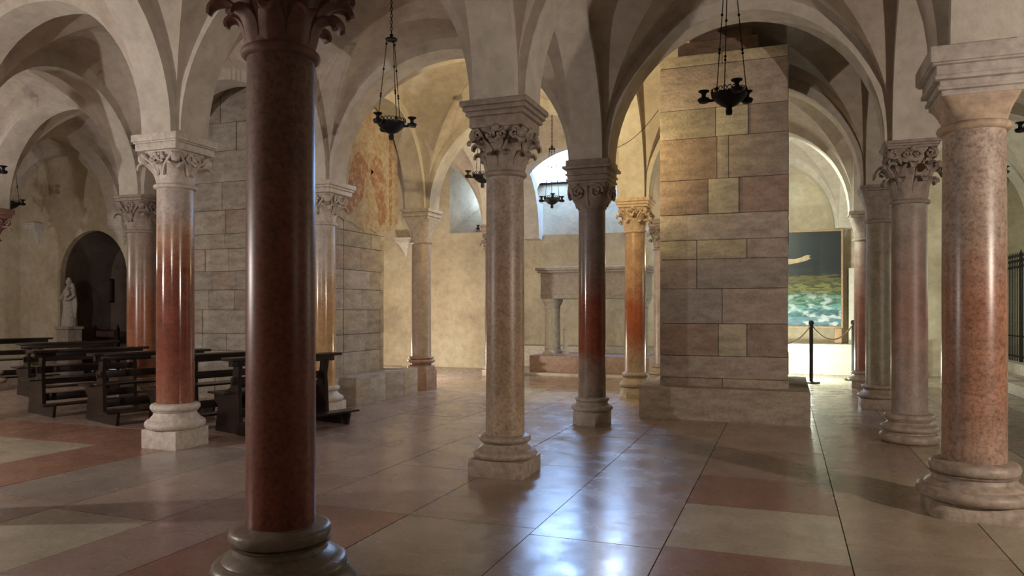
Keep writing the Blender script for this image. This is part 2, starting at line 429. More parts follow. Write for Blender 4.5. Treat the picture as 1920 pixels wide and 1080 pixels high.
# window frames and glass
GL, gnt, gb = new_mat('window_glass')
_t = gnt.nodes.new('ShaderNodeBsdfTransparent'); _g = gnt.nodes.new('ShaderNodeBsdfGlossy'); _g.inputs['Roughness'].default_value = .05
_m = gnt.nodes.new('ShaderNodeMixShader'); _m.inputs[0].default_value = .06; gnt.links.new(_t.outputs[0], _m.inputs[1]); gnt.links.new(_g.outputs[0], _m.inputs[2])
gnt.links.new(_m.outputs[0], gnt.nodes['Material Output'].inputs[0]); gnt.nodes.remove(gb)
def window(name, o5, y, bars):
    cx, w, z0, zs, rise = o5; n = 20
    fr = struct(link(name, (lambda bm: (tube(bm, [(cx-w/2+.02, y, z0+.02)]+[(cx-(w/2-.02)*math.cos(PI*i/n), y, zs+(rise-.02)*math.sin(PI*i/n)) for i in range(n+1)]+[(cx+w/2-.02, y, z0+.02)], .03, 6, True), bm)[1])(bmesh.new()), IRON), 'window frame in the deep splayed opening')
    bm = bmesh.new(); pts = [(cx-w/2, z0)]+[(cx-w/2*math.cos(PI*i/n), zs+rise*math.sin(PI*i/n)) for i in range(n+1)]+[(cx+w/2, z0)]
    bm.faces.new([bm.verts.new((a, y+.01, b)) for a, b in pts])
    r = bmesh.ops.extrude_face_region(bm, geom=bm.faces[:]); bmesh.ops.translate(bm, verts=[v for v in r['geom'] if isinstance(v, bmesh.types.BMVert)], vec=(0, .006, 0))
    link('window_pane', bm, GL, fr, False)
window('window_1', RW['back'], YR+1.24, 0)
window('window_2', SW['back'], YB+1.29, 0)

# ------------------------------------------------------------------ masonry piers
def blocks(bm, cl, axis, u0, u1, v_at, zs, joints, cols, out, rnd, off=.0):
    """courses of blocks on one face; zs course limits, joints per course (fractions)"""
    pass
def pier(name, x0, x1, y0, y1, z1, zs, label, seed, specials=None, palette=None):
    rnd = random.Random(seed); bm = bmesh.new(); cl = bm.loops.layers.float_color.new('col')
    root = thing(name, ((x0+x1)/2, (y0+y1)/2, 0), label, 'pier')
    ox, oy = (x0+x1)/2, (y0+y1)/2
    def addbox(a0, a1, b0, b1, c0, c1, col):
        n0 = len(bm.faces); vs = box(bm, a0-ox, a1-ox, b0-oy, b1-oy, c0, c1, .008)
        bm.faces.ensure_lookup_table()
        for v in vs:
            for f in v.link_faces:
                for l in f.loops: l[cl] = (*col, 1)
    # core
    addbox(x0+.03, x1-.03, y0+.03, y1-.03, zs[0], z1, (.22, .18, .14))
    for i in range(len(zs)-1):
        za, zb = zs[i]+.003, zs[i+1]-.003
        # four corners' worth of blocks: front and back strips full depth .3, side strips
        for face in range(4):
            L0, L1 = (x0, x1) if face in (0, 2) else (y0, y1)
            if specials and (face, i) in specials: cuts, cs = specials[face, i]; cuts = [L0]+[lerp(L0, L1, c) for c in cuts]+[L1]
            else:
                cuts = [L0]; 
                while L1-cuts[-1] > 1.1: cuts.append(cuts[-1]+rnd.uniform(.45, .95))
                cuts.append(L1); cs = None
            for j in range(len(cuts)-1):
                ua, ub = cuts[j]+.003, cuts[j+1]-.003
                c = cs[j] if cs else rnd.choice(palette); k = rnd.uniform(.92, 1.06); c = tuple(q*k for q in c)
                o = rnd.uniform(-.008, .010); t = .12
                if face == 0: addbox(ua, ub, y0-o, y0+t, za, zb, c)
                elif face == 1: addbox(x1-t, x1+o, ua+(t if j == 0 else 0), ub-(t if j == len(cuts)-2 else 0), za, zb, c) if ub-ua > 2*t+.02 or 0 < j < len(cuts)-2 else None
                elif face == 2: addbox(ua, ub, y1-t, y1+o, za, zb, c)
                else: addbox(x0-o, x0+t, ua+(t if j == 0 else 0), ub-(t if j == len(cuts)-2 else 0), za, zb, c) if ub-ua > 2*t+.02 or 0 < j < len(cuts)-2 else None
    link('masonry', bm, PIERM, root, True, 30)
    return root
def plinth(root, x0, x1, y0, y1, z0, z1, cuts, seed, cols, bev=.05, name='plinth'):
    ox, oy = root.location.x, root.location.y
    rnd = random.Random(seed); bm = bmesh.new(); cl = bm.loops.layers.float_color.new('col')
    cs = [x0]+[lerp(x0, x1, c) for c in cuts[0]]+[x1]; ds = [y0]+[lerp(y0, y1, c) for c in cuts[1]]+[y1]
    for i in range(len(cs)-1):
        for j in range(len(ds)-1):
            c = rnd.choice(cols); o = rnd.uniform(0, .012)
            vs = box(bm, cs[i]+.003-ox, cs[i+1]-.003-ox, ds[j]+.003-oy, ds[j+1]-.003-oy, z0, z1-o, .02)
            for v in vs:
                for f in v.link_faces:
                    for l in f.loops: l[cl] = (*c, 1)
    return link(name, bm, PIERM, root, True, 30)
rd, br, tn_, gr, pk, cr = (.37,.27,.21), (.36,.29,.23), (.44,.37,.28), (.39,.34,.30), (.42,.34,.29), (.48,.42,.31)
# right pier
pl = cam2w((1195-960)/204*HC, F/204*HC); pr = cam2w((1520-960)/217*HC, F/217*HC)
px0, px1, py0 = pl[0], pr[0], (pl[1]+pr[1])/2
YF = py0+.22
ax0, ax1 = x_on_y(1237, YF), x_on_y(1478, YF)
zf = lambda y: z_at((ax0+ax1)/2, YF, y)
pz = [zf(740), zf(710), zf(668), zf(607), zf(541), zf(485), zf(449), zf(400), zf(334), zf(255), zf(200), zf(118), zf(96)]
spec = {(0,0): ([.5], [br, tn_]), (0,1): ([], [pk]), (0,2): ([.47, .69], [rd, cr, (.38,.28,.24)]), (0,3): ([.5], [gr, pk]), (0,4): ([.3], [pk, gr]),
        (0,5): ([.30, .69], [cr, (.52,.45,.32), pk]), (0,6): ([], [(.46,.39,.33)]), (0,7): ([.39, .63], [rd, cr, (.37,.27,.23)]),
        (0,8): ([.46, .55], [(.38,.28,.21), tn_, (.34,.28,.23)]), (0,9): ([.45, .7], [tn_, cr, (.31,.25,.21)]),
        (0,10): ([], [pk]), (0,11): ([.5], [tn_, tn_])}
P1 = pier('masonry_pier', ax0, ax1, YF, YF+1.75, pz[-1], pz, 'massive square pier of tan stone blocks between arches, right of the red grey columns', 4, spec, [rd, br, tn_, gr, pk])
plinth(P1, px0, px1, py0, YF+1.95, -.01, .42, ([], []), 3, [(.40,.33,.26)], .05)
plinth(P1, ax0-.03, ax1+.12, YF-.10, YF+1.8, .40, pz[0]+.01, ([.52], []), 5, [(.40,.33,.25)], .03, 'plinth_course')
bm = bmesh.new(); cl = bm.loops.layers.float_color.new('col')
ox, oy = P1.location.x, P1.location.y
for i, (a, c) in enumerate(((.22, 0), (.36, .2))):
    vs = box(bm, ax0+a-.02-ox, ax1-.36-c*.4-ox, YF+.25+c*.5-oy, YF+1.4-oy, pz[-1]+.002+.25*i, pz[-1]+.25*(i+1)+(.9 if i else 0), .01)
    for v in vs:
        for f in v.link_faces:
            for l in f.loops: l[cl] = (.26, .19, .15, 1)
link('impost_course', bm, PIERM, P1, True, 30)
# a pale frame of plaster edge: left pier with fresco
LX0, LX1, LY0, LY1 = x_on_y(338, 9.49), -6.30, 9.49, 10.82
zl = lambda y: z_at(-8, LY0, y)
pz2 = [.40, .75, 1.02, 1.40, 1.72, 2.02, 2.38, 2.62, 3.0, 3.45, 3.95, 4.4, 4.95]
pale = (.46, .41, .36)
P2 = pier('masonry_pier', LX0, LX1, LY0, LY1, 4.95, pz2, 'massive pale layered stone pier with a worn red fresco, behind the pews', 9, None, [pale, (.42,.37,.32), (.48,.42,.35), (.44,.36,.30)])
plx = -5.86
plinth(P2, LX0-.2, plx, LY0-.22, 11.2, -.01, .42, ([.3, .6], [.45, .75]), 6, [(.45,.39,.32), (.42,.35,.29)], .03)

# fresco: plaster skin with red figures on the pier's aisle side
def m_fresco():
    m, nt, b = new_mat('worn_fresco'); p = geo(nt)
    n1 = noise_tex(nt, 4.5, 8, .7, p); n2 = noise_tex(nt, 14, 8, .7, p)
    c = ramp(nt, [(.30, (.34,.20,.13)), (.42, (.40,.29,.20)), (.52, (.44,.36,.27)), (.7, (.47,.40,.31))], n1)
    c = mixc(nt, 1.0, c, ramp(nt, [(.36, .7), (.55, 1.0)], n2), 'MULTIPLY')
    L(nt, c, b.inputs['Base Color']); b.inputs['Roughness'].default_value = .9; bump(nt, b, n2, .3, .01); return m
FRES = m_fresco()
def m_fred():
    m, nt, b = new_mat('fresco_red_ochre'); p = geo(nt); n1 = noise_tex(nt, 9, 8, .75, p)
    L(nt, ramp(nt, [(.38, (.24,.12,.085)), (.5, (.32,.18,.125)), (.6, (.44,.35,.26))], n1), b.inputs['Base Color'])
    b.inputs['Roughness'].default_value = .9; return m
FRED = m_fred()
FCRM = m_simple('fresco_cream', (.46, .39, .31), .9, 0, 7, .4, .3)
fx = LX1+.014
def yp(px):    # y on the fresco plane
    a = math.atan((px-960)/F)-TH; return fx/math.tan(a)
def fpoly(pts):
    return [(yp(x), z_at(fx, yp(x), y)) for x, y in pts]
def flat_patch(name, pts, mat, parent, d, wob=.012):
    poly = fpoly(pts); bm = bmesh.new(); out = []
    for i, (a, b) in enumerate(poly):
        c, e = poly[(i+1) % len(poly)]
        for k in range(4):
            t = k/4; y, z = lerp(a, c, t), lerp(b, e, t); out.append((y+wob*noise.noise((y*9, z*9, d)), z+wob*noise.noise((z*9, y*9, d))))
    vs = [bm.verts.new((fx+d-parent.location.x, y-parent.location.y, z)) for y, z in out]; f = bm.faces.new(vs)
    r = bmesh.ops.extrude_face_region(bm, geom=[f]); bmesh.ops.translate(bm, verts=[v for v in r['geom'] if isinstance(v, bmesh.types.BMVert)], vec=(-.006-d, 0, 0))
    bmesh.ops.triangulate(bm, faces=bm.faces[:])
    return link(name, bm, mat, parent, False)
fr = flat_patch('fresco', [(634,90),(745,120),(745,420),(736,428),(728,436),(718,432),(706,438),(694,430),(682,432),(668,424),(655,414),(645,412),(634,404),(634,300)], FRES, P2, .004)
fr['label'] = 'worn red and cream fresco patch'
for nm, mat, pts in (('fresco_figure', FRED, [(664,292),(672,286),(680,292),(684,304),(690,312),(697,318),(699,325),(690,330),(684,334),(682,350),(679,372),(668,388),(655,402),(646,398),(648,372),(653,345),(657,318),(660,304)]),
                 ('fresco_figure', FRED, [(698,300),(705,292),(713,298),(716,312),(721,328),(724,350),(722,376),(725,398),(720,420),(713,424),(708,410),(709,390),(703,372),(700,350),(694,332),(696,314)]),
                 ('fresco_border', FRED, [(729,150),(734,150),(734,420),(730,424)])):
    flat_patch(nm, pts, mat, P2, .008, .03)

# ------------------------------------------------------------------ columns
def leaf(bm, ang, path, wid, rc=.0, fold=.25):
    """curled acanthus leaf; path of (r, z); wid widths"""
    for _ in range(2):
        q = [path[0]]; w = [wid[0]]
        for i in range(len(path)-1):
            for f in (.25, .75): q.append((path[i][0]*(1-f)+path[i+1][0]*f, path[i][1]*(1-f)+path[i+1][1]*f)); w.append(wid[i]*(1-f)+wid[i+1]*f)
        q.append(path[-1]); w.append(wid[-1]); path, wid = q, w
    c, s = math.cos(ang), math.sin(ang); rows = []
    n = len(path)
    for i, (r, z) in enumerate(path):
        a, b_ = path[max(0, i-1)], path[min(n-1, i+1)]; d = Vector((b_[0]-a[0], b_[1]-a[1])).normalized(); nx, nz = d.y, -d.x
        row = []
        for k in (-1, -.5, 0, .5, 1):
            w = wid[i]*k; dr = -abs(k)*wid[i]*fold-(w*w)/(2*max(r, .08))
            for th in (0, 1):
                rr = r+nx*(dr-.016*th); zz = z+nz*(dr-.016*th)
                row.append((c*rr-s*w, s*rr+c*w, zz))
        rows.append(row)
    V = [[bm.verts.new(q) for q in r] for r in rows]
    for A, B in zip(V, V[1:]):
        for k in range(4):
            bm.faces.new((A[2*k], A[2*k+2], B[2*k+2], B[2*k])); bm.faces.new((A[2*k+1], B[2*k+1], B[2*k+3], A[2*k+3]))
        bm.faces.new((A[0], B[0], B[1], A[1])); bm.faces.new((A[8], A[9], B[9], B[8]))
    for R in (V[0], V[-1]):
        for k in range(4): bm.faces.new((R[2*k], R[2*k+1], R[2*k+3], R[2*k+2]))
def spiral(bm, cen, xa, r0, turns, tr, sgn=1, stem=None):
    """spiral scroll on a face; cen position, xa tangent dir, z up"""
    cen = Vector(cen); xa = Vector(xa); pts = []; n = int(turns*14)
    for i in range(n+1):
        t = i/n; r = r0*(1-.85*t); a = PI/2-sgn*2*PI*turns*t
        pts.append(cen+xa*(r*math.cos(a))*1+Vector((0, 0, r*math.sin(a))))
    if stem: pts = [Vector(s) for s in stem]+pts
    tube(bm, pts, [tr]*(len(pts)-4)+[tr*.9, tr*.8, tr*.7, tr*.6], 6)
def cap_plain(bm, z0, z1, r, w):
    lathe(bm, torus_prof(r+.005, z0-.03, z0+.03, .035), 40)
    loft(bm, [(z0+.02, r+.005, 2), (z0+.06, r+.01, 2.2), (z0+(z1-z0)*.35, lerp(r, w, .18), 2.8), (z0+(z1-z0)*.6, lerp(r, w, .42), 4), (z0+(z1-z0)*.82, lerp(r, w, .74), 7), (z1, w, 16)])
def cap_cushion(bm, z0, z1, r, w):
    loft(bm, [(z0-.03, r+.01, 2), (z0, r+.02, 2.2), (z0+.05, lerp(r, w, .55), 3.5), (z0+.11, lerp(r, w, .85), 6), (z0+.19, w, 12), (z1, w, 20)])
    for i in range(4):
        a = i*PI/2; nrm = Vector((math.cos(a), math.sin(a), 0)); tx = Vector((-math.sin(a), math.cos(a), 0))
        for sg in (-1, 1):
            c = nrm*(w+.004)+tx*sg*w*.48+Vector((0, 0, (z0+z1)/2+.03))
            spiral(bm, c, tx, (z1-z0)*.34, 1.8, .016, sg)
        tube(bm, [nrm*(w-.01)+tx*k*w*.95+Vector((0, 0, z1-.03)) for k in (-1, 0, 1)], .018, 6)
        tube(bm, [nrm*(r+.02)+Vector((0, 0, z0)), nrm*(w*.9)+Vector((0, 0, z0+.12)), nrm*(w+.01)+Vector((0, 0, z1-.03))], .02, 6)
def cap_corinth(bm, z0, z1, r, w, rich=1, rnd=None, tongues=False):
    h = z1-z0
    lathe(bm, torus_prof(r, z0-.03, z0+.02, .03), 40)
    loft(bm, [(z0, r, 2), (z0+h*.3, r+.005, 2.1), (z0+h*.6, r+.03, 2.4), (z0+h*.85, lerp(r, w, .55), 3.2), (z1, w*.92, 6)])
    n = 8
    for k in range(n):
        a = 2*PI*(k+.5)/n
        g = .92 if tongues else 1
        leaf(bm, a, [(r+.005, z0+.01), (r+.02, z0+h*.15), (r+.03, z0+h*.30), (r+.055, z0+h*.40), (r+.085, z0+h*.40), (r+.09, z0+h*.34)], [.05, .06, .062, .052, .04, .02])
    for k in range(n):
        a = 2*PI*k/n; e = .035 if k % 2 else 0
        leaf(bm, a, [(r+.005, z0+h*.2), (r+.02, z0+h*.4), (r+.045, z0+h*.58), (r+.085+e, z0+h*.68), (r+.12+e, z0+h*.67), (r+.125+e, z0+h*.59)], [.045, .055, .058, .05, .038, .02])
    for i in range(4):
        a = i*PI/2; nrm = Vector((math.cos(a), math.sin(a), 0)); tx = Vector((-math.sin(a), math.cos(a), 0))
        for sg in (-1, 1):
            q = w*.86
            c = nrm*(w*.93)+tx*sg*q*.82+Vector((0, 0, z1-.062))
            spiral(bm, c, tx, .052, 1.6, .014, sg, [nrm*(r+.02)+tx*sg*.05+Vector((0, 0, z0+h*.5)), nrm*(lerp(r, w, .5))+tx*sg*w*.45+Vector((0, 0, z0+h*.72))])
            if rich:
                c2 = nrm*(w*.92)+tx*sg*.055+Vector((0, 0, z1-.062)); spiral(bm, c2, tx, .044, 1.5, .012, -sg)
        # central boss
        lathe(bm, [(.001, -.02), (.03, -.015), (.035, 0), (.02, .02), (.001, .025)], 12, Matrix.Translation(nrm*(w*.97)+Vector((0, 0, z1-.01))) @ Matrix.Rotation(a, 4, 'Z') @ Matrix.Rotation(PI/2, 4, 'Y'))
        # corner scroll mass
        cc = (nrm+tx).normalized()*(w*1.20)
        lathe(bm, [(.001, -.028), (.036, -.024), (.046, 0), (.036, .024), (.001, .028)], 16, Matrix.Translation(cc+Vector((0, 0, z1-.065))) @ Matrix.Rotation(a+PI/4+PI/2, 4, 'Z') @ Matrix.Rotation(PI/2, 4, 'Y'))
def cap_palm(bm, z0, z1, r, w):
    """broad ribbed leaves with curled tips and big corner scrolls"""
    h = z1-z0
    lathe(bm, torus_prof(r, z0-.03, z0+.02, .035), 40)
    loft(bm, [(z0, r, 2), (z0+h*.45, r+.012, 2.1), (z0+h*.75, lerp(r, w, .4), 3), (z1, w*.9, 6)])
    for k in range(4):
        a = PI/4+k*PI/2
        leaf(bm, a, [(r, z0+.02), (r+.015, z0+h*.25), (r+.05, z0+h*.45), (r+.11, z0+h*.56), (r+.155, z0+h*.52), (r+.165, z0+h*.42)], [.06, .075, .085, .075, .05, .02], 0, .18)
        lathe(bm, [(.001, -.04), (.045, -.036), (.06, 0), (.045, .036), (.001, .04)], 16, Matrix.Translation(((w*1.15)*math.cos(a), (w*1.15)*math.sin(a), z1-.075)) @ Matrix.Rotation(a+PI/2, 4, 'Z') @ Matrix.Rotation(PI/2, 4, 'Y'))
        a2 = k*PI/2; nrm = Vector((math.cos(a2), math.sin(a2), 0)); tx = Vector((-math.sin(a2), math.cos(a2), 0))
        leaf(bm, a2, [(r, z0+.02), (r+.01, z0+h*.3), (r+.04, z0+h*.55), (r+.08, z0+h*.62), (r+.095, z0+h*.55)], [.05, .06, .06, .045, .02], 0, .18)
        for sg in (-1, 1):
            spiral(bm, nrm*(w*.95)+tx*sg*.055+Vector((0, 0, z1-.075)), tx, .055, 1.2, .016, -sg, [nrm*(r+.015)+tx*sg*.02+Vector((0, 0, z0+h*.35))])
            tube(bm, [nrm*(r+.015)+tx*sg*.03+Vector((0, 0, z0+h*.3)), nrm*(lerp(r, w, .5))+tx*sg*w*.3+Vector((0, 0, z0+h*.6)), nrm*(w*.95)+tx*sg*w*.8+Vector((0, 0, z1-.03))], .017, 6)
def cap_tongue(bm, z0, z1, r, w):
    cap_corinth(bm, z0, z1, r, w, 1)
    h = z1-z0
    for k in range(8):
        a = PI/8+k*PI/4
        leaf(bm, a, [(r+.02, z0+h*.3), (r+.05, z0+h*.5), (r+.10, z0+h*.62), (r+.16, z0+h*.60), (r+.18, z0+h*.50)], [.045, .055, .055, .045, .02])
def abacus(bm, z0, z1, w, steps):
    """steps: list of (fraction of height, half width, bevel)"""
    z = z0
    for f, ww in steps:
        zn = z0+(z1-z0)*f; box(bm, -ww, ww, -ww, ww, z, zn+.0005, min(.012, (zn-z)*.3)); z = zn
RND = random.Random(3)
def column(k, label, r, zb, zn, zc, zt, cap, aw, steps, mats, pl, mat, base_kind='attic', cw=None, group='marble columns under the vaults', H_=None):
    x, y = P[k]
    root = thing('marble_column', (x, y, 0), label, 'column', group); root['kind'] = 'thing'
    capm, basem, abm = mats; bm = bmesh.new()
    pw, ph = pl       # half width, height of plinth
    cw = cw or aw-.03
    if base_kind == 'attic':
        box(bm, -pw, pw, -pw, pw, -.004, ph, .012); hb = zb-ph
        lathe(bm, torus_prof(r+.065, ph-.002, ph+hb*.38, .045)+[(r+.055, ph+hb*.44), (r+.03, ph+hb*.55), (r+.022, ph+hb*.66), (r+.04, ph+hb*.72)]+torus_prof(r+.03, ph+hb*.74, zb+.004, .028)+[(r, zb+.01)], 48)
    elif base_kind == 'oct':
        loft(bm, [(-.004, pw, 2.9), (ph-.02, pw, 2.9), (ph, pw-.015, 2.9)], 8); hb = zb-ph
        lathe(bm, torus_prof(r+.05, ph-.002, ph+hb*.4, .035)+[(r+.03, ph+hb*.5), (r+.02, ph+hb*.62), (r+.03, ph+hb*.72)]+torus_prof(r+.02, ph+hb*.74, zb, .022)+[(r, zb+.01)], 48)
    elif base_kind == 'round':
        hb = zb
        lathe(bm, [(pw-.03, -.004)]+torus_prof(pw-.045, 0, hb*.34, .05)+[(pw-.05, hb*.38)]+torus_prof(r+.07, hb*.40, hb*.62, .035)+[(r+.04, hb*.68), (r+.03, hb*.74), (r+.05, hb*.78)]+torus_prof(r+.045, hb*.80, hb+.002, .022)+[(r, hb+.01)], 48)
    elif base_kind == 'stacked':
        box(bm, -pw, pw, -pw, pw, -.004, ph, .015); hb = zb-ph
        loft(bm, [(ph, pw*.98, 8), (ph+hb*.30, pw*.95, 6), (ph+hb*.42, pw*.78, 3), (ph+hb*.55, pw*.80, 2.5)]); lathe(bm, [(r+.03, ph+hb*.5)]+torus_prof(r+.04, ph+hb*.55, ph+hb*.8, .03)+torus_prof(r+.02, ph+hb*.82, zb, .03)+[(r, zb+.01)], 40)
    elif base_kind == 'big':
        loft(bm, [(-.004, pw, 6), (ph*.6, pw, 6), (ph, pw-.03, 5)]); hb = zb-ph
        lathe(bm, [(pw*.93, ph-.01)]+torus_prof(r+.11, ph, ph+hb*.36, .05)+[(r+.10, ph+hb*.42), (r+.06, ph+hb*.52), (r+.055, ph+hb*.62), (r+.075, ph+hb*.68)]+torus_prof(r+.05, ph+hb*.70, zb+.004, .03)+[(r, zb+.012)], 56)
    link('base', bm, basem, root)
    bm = bmesh.new(); n = 14; pr = []
    for i in range(n+1):
        t = i/n; pr.append((r*(1+.012*math.sin(PI*t)-.04*t), lerp(zb-.004, zn-.02, t)))
    lathe(bm, pr, 64); link('shaft', bm, mat, root)
    bm = bmesh.new()
    {'plain': cap_plain, 'cushion': cap_cushion, 'corinth': cap_corinth, 'palm': cap_palm, 'tongue': cap_tongue}[cap](bm, zn, zc, r*.96, cw)
    link('capital', bm, capm, root, True, 45)
    bm = bmesh.new(); abacus(bm, zc-.001, zt, aw, steps); link('abacus', bm, abm, root, True, 45)
    return root
red, dred, ored = (.30,.085,.045), (.20,.075,.05), (.38,.13,.06)
gry, tanc, pnk = (.36,.30,.27), (.42,.30,.22), (.40,.28,.23)
ZS = (.4, 2.6)
mA = m_marble('marble_dark_red', [(0, (.24,.075,.05)), (.5, (.23,.072,.05)), (.75, (.22,.11,.085)), (1, (.22,.13,.11))], *ZS, .45, [(0, .36), (.6, .34), (.8, .42), (1, .5)])
mB = m_marble('marble_bright_red', [(0, (.28,.11,.07)), (.3, (.19,.058,.042)), (.66, (.22,.075,.05)), (.78, (.38,.20,.12)), (.9, (.42,.34,.30)), (1, (.46,.39,.36))], *ZS, .25, [(0, .14), (.65, .12), (.8, .3), (1, .5)])
mC = m_marble('marble_tan_brown', [(0, (.40,.30,.21)), (.3, (.36,.24,.155)), (.6, (.34,.225,.165)), (.8, (.34,.255,.21)), (1, (.35,.285,.25))], *ZS, .4, [(0, .4), (.6, .38), (1, .5)])
mD = m_marble('marble_red_grey', [(0, (.36,.28,.23)), (.14, (.36,.25,.20)), (.24, (.33,.10,.06)), (.52, (.30,.085,.055)), (.66, (.26,.20,.18)), (1, (.27,.23,.22))], *ZS, .25, [(0, .3), (.2, .14), (.55, .12), (.75, .3), (1, .5)])
mE = m_marble('marble_orange_red', [(0, (.38,.30,.24)), (.12, (.37,.25,.19)), (.3, (.33,.10,.05)), (.5, (.32,.09,.045)), (.66, (.40,.23,.14)), (1, (.45,.30,.19))], *ZS, .25, [(0, .4), (.3, .2), (.6, .2), (1, .4)])
mF = m_marble('marble_pink_grey', [(0, (.38,.31,.28)), (.5, (.40,.32,.29)), (1, (.42,.34,.31))], *ZS, .15, [(0, .35), (1, .45)])
mG = m_marble('marble_honey', [(0, (.50,.32,.16)), (.45, (.48,.29,.15)), (.62, (.50,.36,.25)), (.75, (.50,.43,.38)), (1, (.52,.46,.42))], *ZS, .18, [(0, .14), (.55, .14), (.75, .35), (1, .5)])
mH = m_marble('marble_brown_red', [(0, (.33,.13,.07)), (.5, (.30,.11,.06)), (.68, (.27,.17,.13)), (1, (.28,.21,.18))], *ZS, .25, [(0, .2), (.6, .25), (1, .5)])
mR1 = m_marble('marble_orange_mottled', [(0, (.38,.25,.19)), (.2, (.34,.18,.12)), (.5, (.34,.165,.105)), (.68, (.38,.27,.21)), (1, (.44,.34,.28))], *ZS, .5, [(0, .3), (.5, .28), (1, .5)])
mR2 = m_marble('marble_grey_brown', [(0, (.34,.27,.24)), (.2, (.34,.24,.20)), (.45, (.32,.18,.14)), (.7, (.31,.22,.18)), (1, (.33,.28,.25))], *ZS, .2, [(0, .4), (1, .5)])
mR3 = m_marble('marble_olive_grey', [(0, (.28,.24,.18)), (1, (.27,.23,.18))], *ZS, .2, [(0, .4), (1, .5)])
mR4 = m_marble('marble_dark_rose', [(0, (.27,.11,.08)), (.5, (.27,.13,.10)), (1, (.32,.24,.21))], *ZS, .2, [(0, .3), (1, .5)])
MOULD = [(.35, .24), (.55, .27), (.70, .285), (1, .31)]
column((-1,0), 'thick dark red marble column with leafy reddish capital, the largest and nearest', .166, .345, 2.65, 3.03, H, 'tongue', .31, [(.5, .28), (1, .32)], (STONE_R, BASEDARK, STONE_R), (.30, .11), mA, 'big', .27)
column((0,-1), 'bright red polished column with white palm leaf capital on a tall square plinth', .183, .44, 2.66, 3.0, H, 'palm', .285, [(.45, .265), (.55, .275), (1, .292)], (BASEPALE, BASEPALE, BASEPALE), (.225, .19), mB, 'attic', .25)
column((0,0), 'tan brown marble column with scrolled leaf capital and low square plinth', .167, .325, 2.56, 2.93, H-.01, 'corinth', .29, [(.42, .235), (.6, .26), (.78, .28), (1, .30)], (STONE_B, BASEST, STONE_B), (.245, .14), mC, 'attic', .24)
column((1,0), 'red and grey column with stepped block capital on an eight sided plinth', .170, .33, 2.66, 2.92, H+.05, 'cushion', .29, [(.14, .245), (.22, .262), (.36, .25), (.44, .268), (.62, .255), (.75, .30), (1, .265)], (STONE_B, BASEPALE, STONE_B), (.225, .17), mD, 'oct', .24)
column((2,0), 'orange and red column with yellowish leaf capital beside the block pier', .168, .40, 2.65, 3.02, H, 'corinth', .27, [(.3, .24), (.6, .26), (1, .28)], (STONE_T, BASEST, STONE_T), (.235, .17), mE, 'oct', .23)
column((2,-1), 'slender pink grey column with plain flared capital on stacked reddish base', .172, .58, 2.59, 2.98, H, 'plain', .27, [(.25, .25), (.5, .27), (.68, .255), (1, .285)], (STONE, TOMBRED, STONE), (.205, .34), mF, 'stacked', .24)
column((1,-1), 'honey yellow column with pale leaf capital just behind the thick dark column', .170, .34, 2.6, 3.0, H, 'palm', .33, [(.4, .29), (.6, .31), (1, .33)], (BASEPALE, BASEPALE, BASEPALE), (.23, .13), mG, 'attic', .25)
column((1,-2), 'brown red column with worn grey leaf capital beside the dark niche', .215, .34, 2.62, 3.08, H, 'palm', .27, [(.6, .27), (1, .285)], (STONE_B, BASEST, STONE_B), (.26, .13), mH, 'attic', .25)
column((0,1), 'mottled orange column with plain flared capital and thick stone slab on top', .197, .355, 2.65, 2.84, H, 'plain', .31, [(.12, .24), (.2, .262), (.32, .25), (.42, .285), (.62, .275), (.66, .30), (1, .315)], (STONE_T, BASEST, STONE), (.30, .10), mR1, 'big', .235)
column((1,1), 'grey brown column with densely carved leaf capital on a round base', .176, .30, 2.54, 3.08, H, 'tongue', .25, [(.3, .235), (.6, .25), (1, .265)], (STONE_B, BASEST, STONE_B), (.29, .1), mR2, 'round', .235)
column((2,1), 'olive grey column with plain dark flared capital and blocky base', .172, .33, 2.66, 3.05, H, 'plain', .26, [(.3, .24), (.6, .26), (1, .27)], (STONE_B, BASEST, STONE_B), (.25, .14), mR3, 'attic', .235)
column((3,1), 'dark rose column with plain capital, standing in front of the white door', .166, .30, 2.66, 3.05, H, 'plain', .25, [(.4, .24), (1, .265)], (STONE_B, BASEST, STONE_B), (.22, .12), mR4, 'attic', .23)
column((3,0), 'grey column mostly hidden by the block pier, its dark leaf capital showing', .165, .33, 2.6, 3.02, H, 'corinth', .27, [(.4, .24), (1, .27)], (STONE_B, BASEST, STONE_B), (.23, .13), mF, 'attic', .23)
column((3,-1), 'tan column hidden behind the tan brown one, edge of leaf capital showing', .165, .33, 2.5, 3.02, H, 'tongue', .26, [(.4, .24), (1, .27)], (STONE_B, BASEST, STONE_B), (.23, .13), mC, 'attic', .23)
column((1,-3), 'grey column at the far left edge with a dark leaf capital', .165, .33, 2.62, 3.0, H, 'palm', .27, [(.4, .25), (1, .28)], (STONE_R, BASEST, STONE_R), (.23, .13), mF, 'attic', .24)
for k in ((0,-2), (-1,-1), (-1,1), (1,2), (2,2), (3,2)):
    column(k, 'grey marble column outside the picture, carrying the vault', .17, .33, 2.62, 3.0, H, 'plain', .27, [(.4, .25), (1, .28)], (STONE, BASEST, STONE), (.23, .13), mF, 'attic', .24)

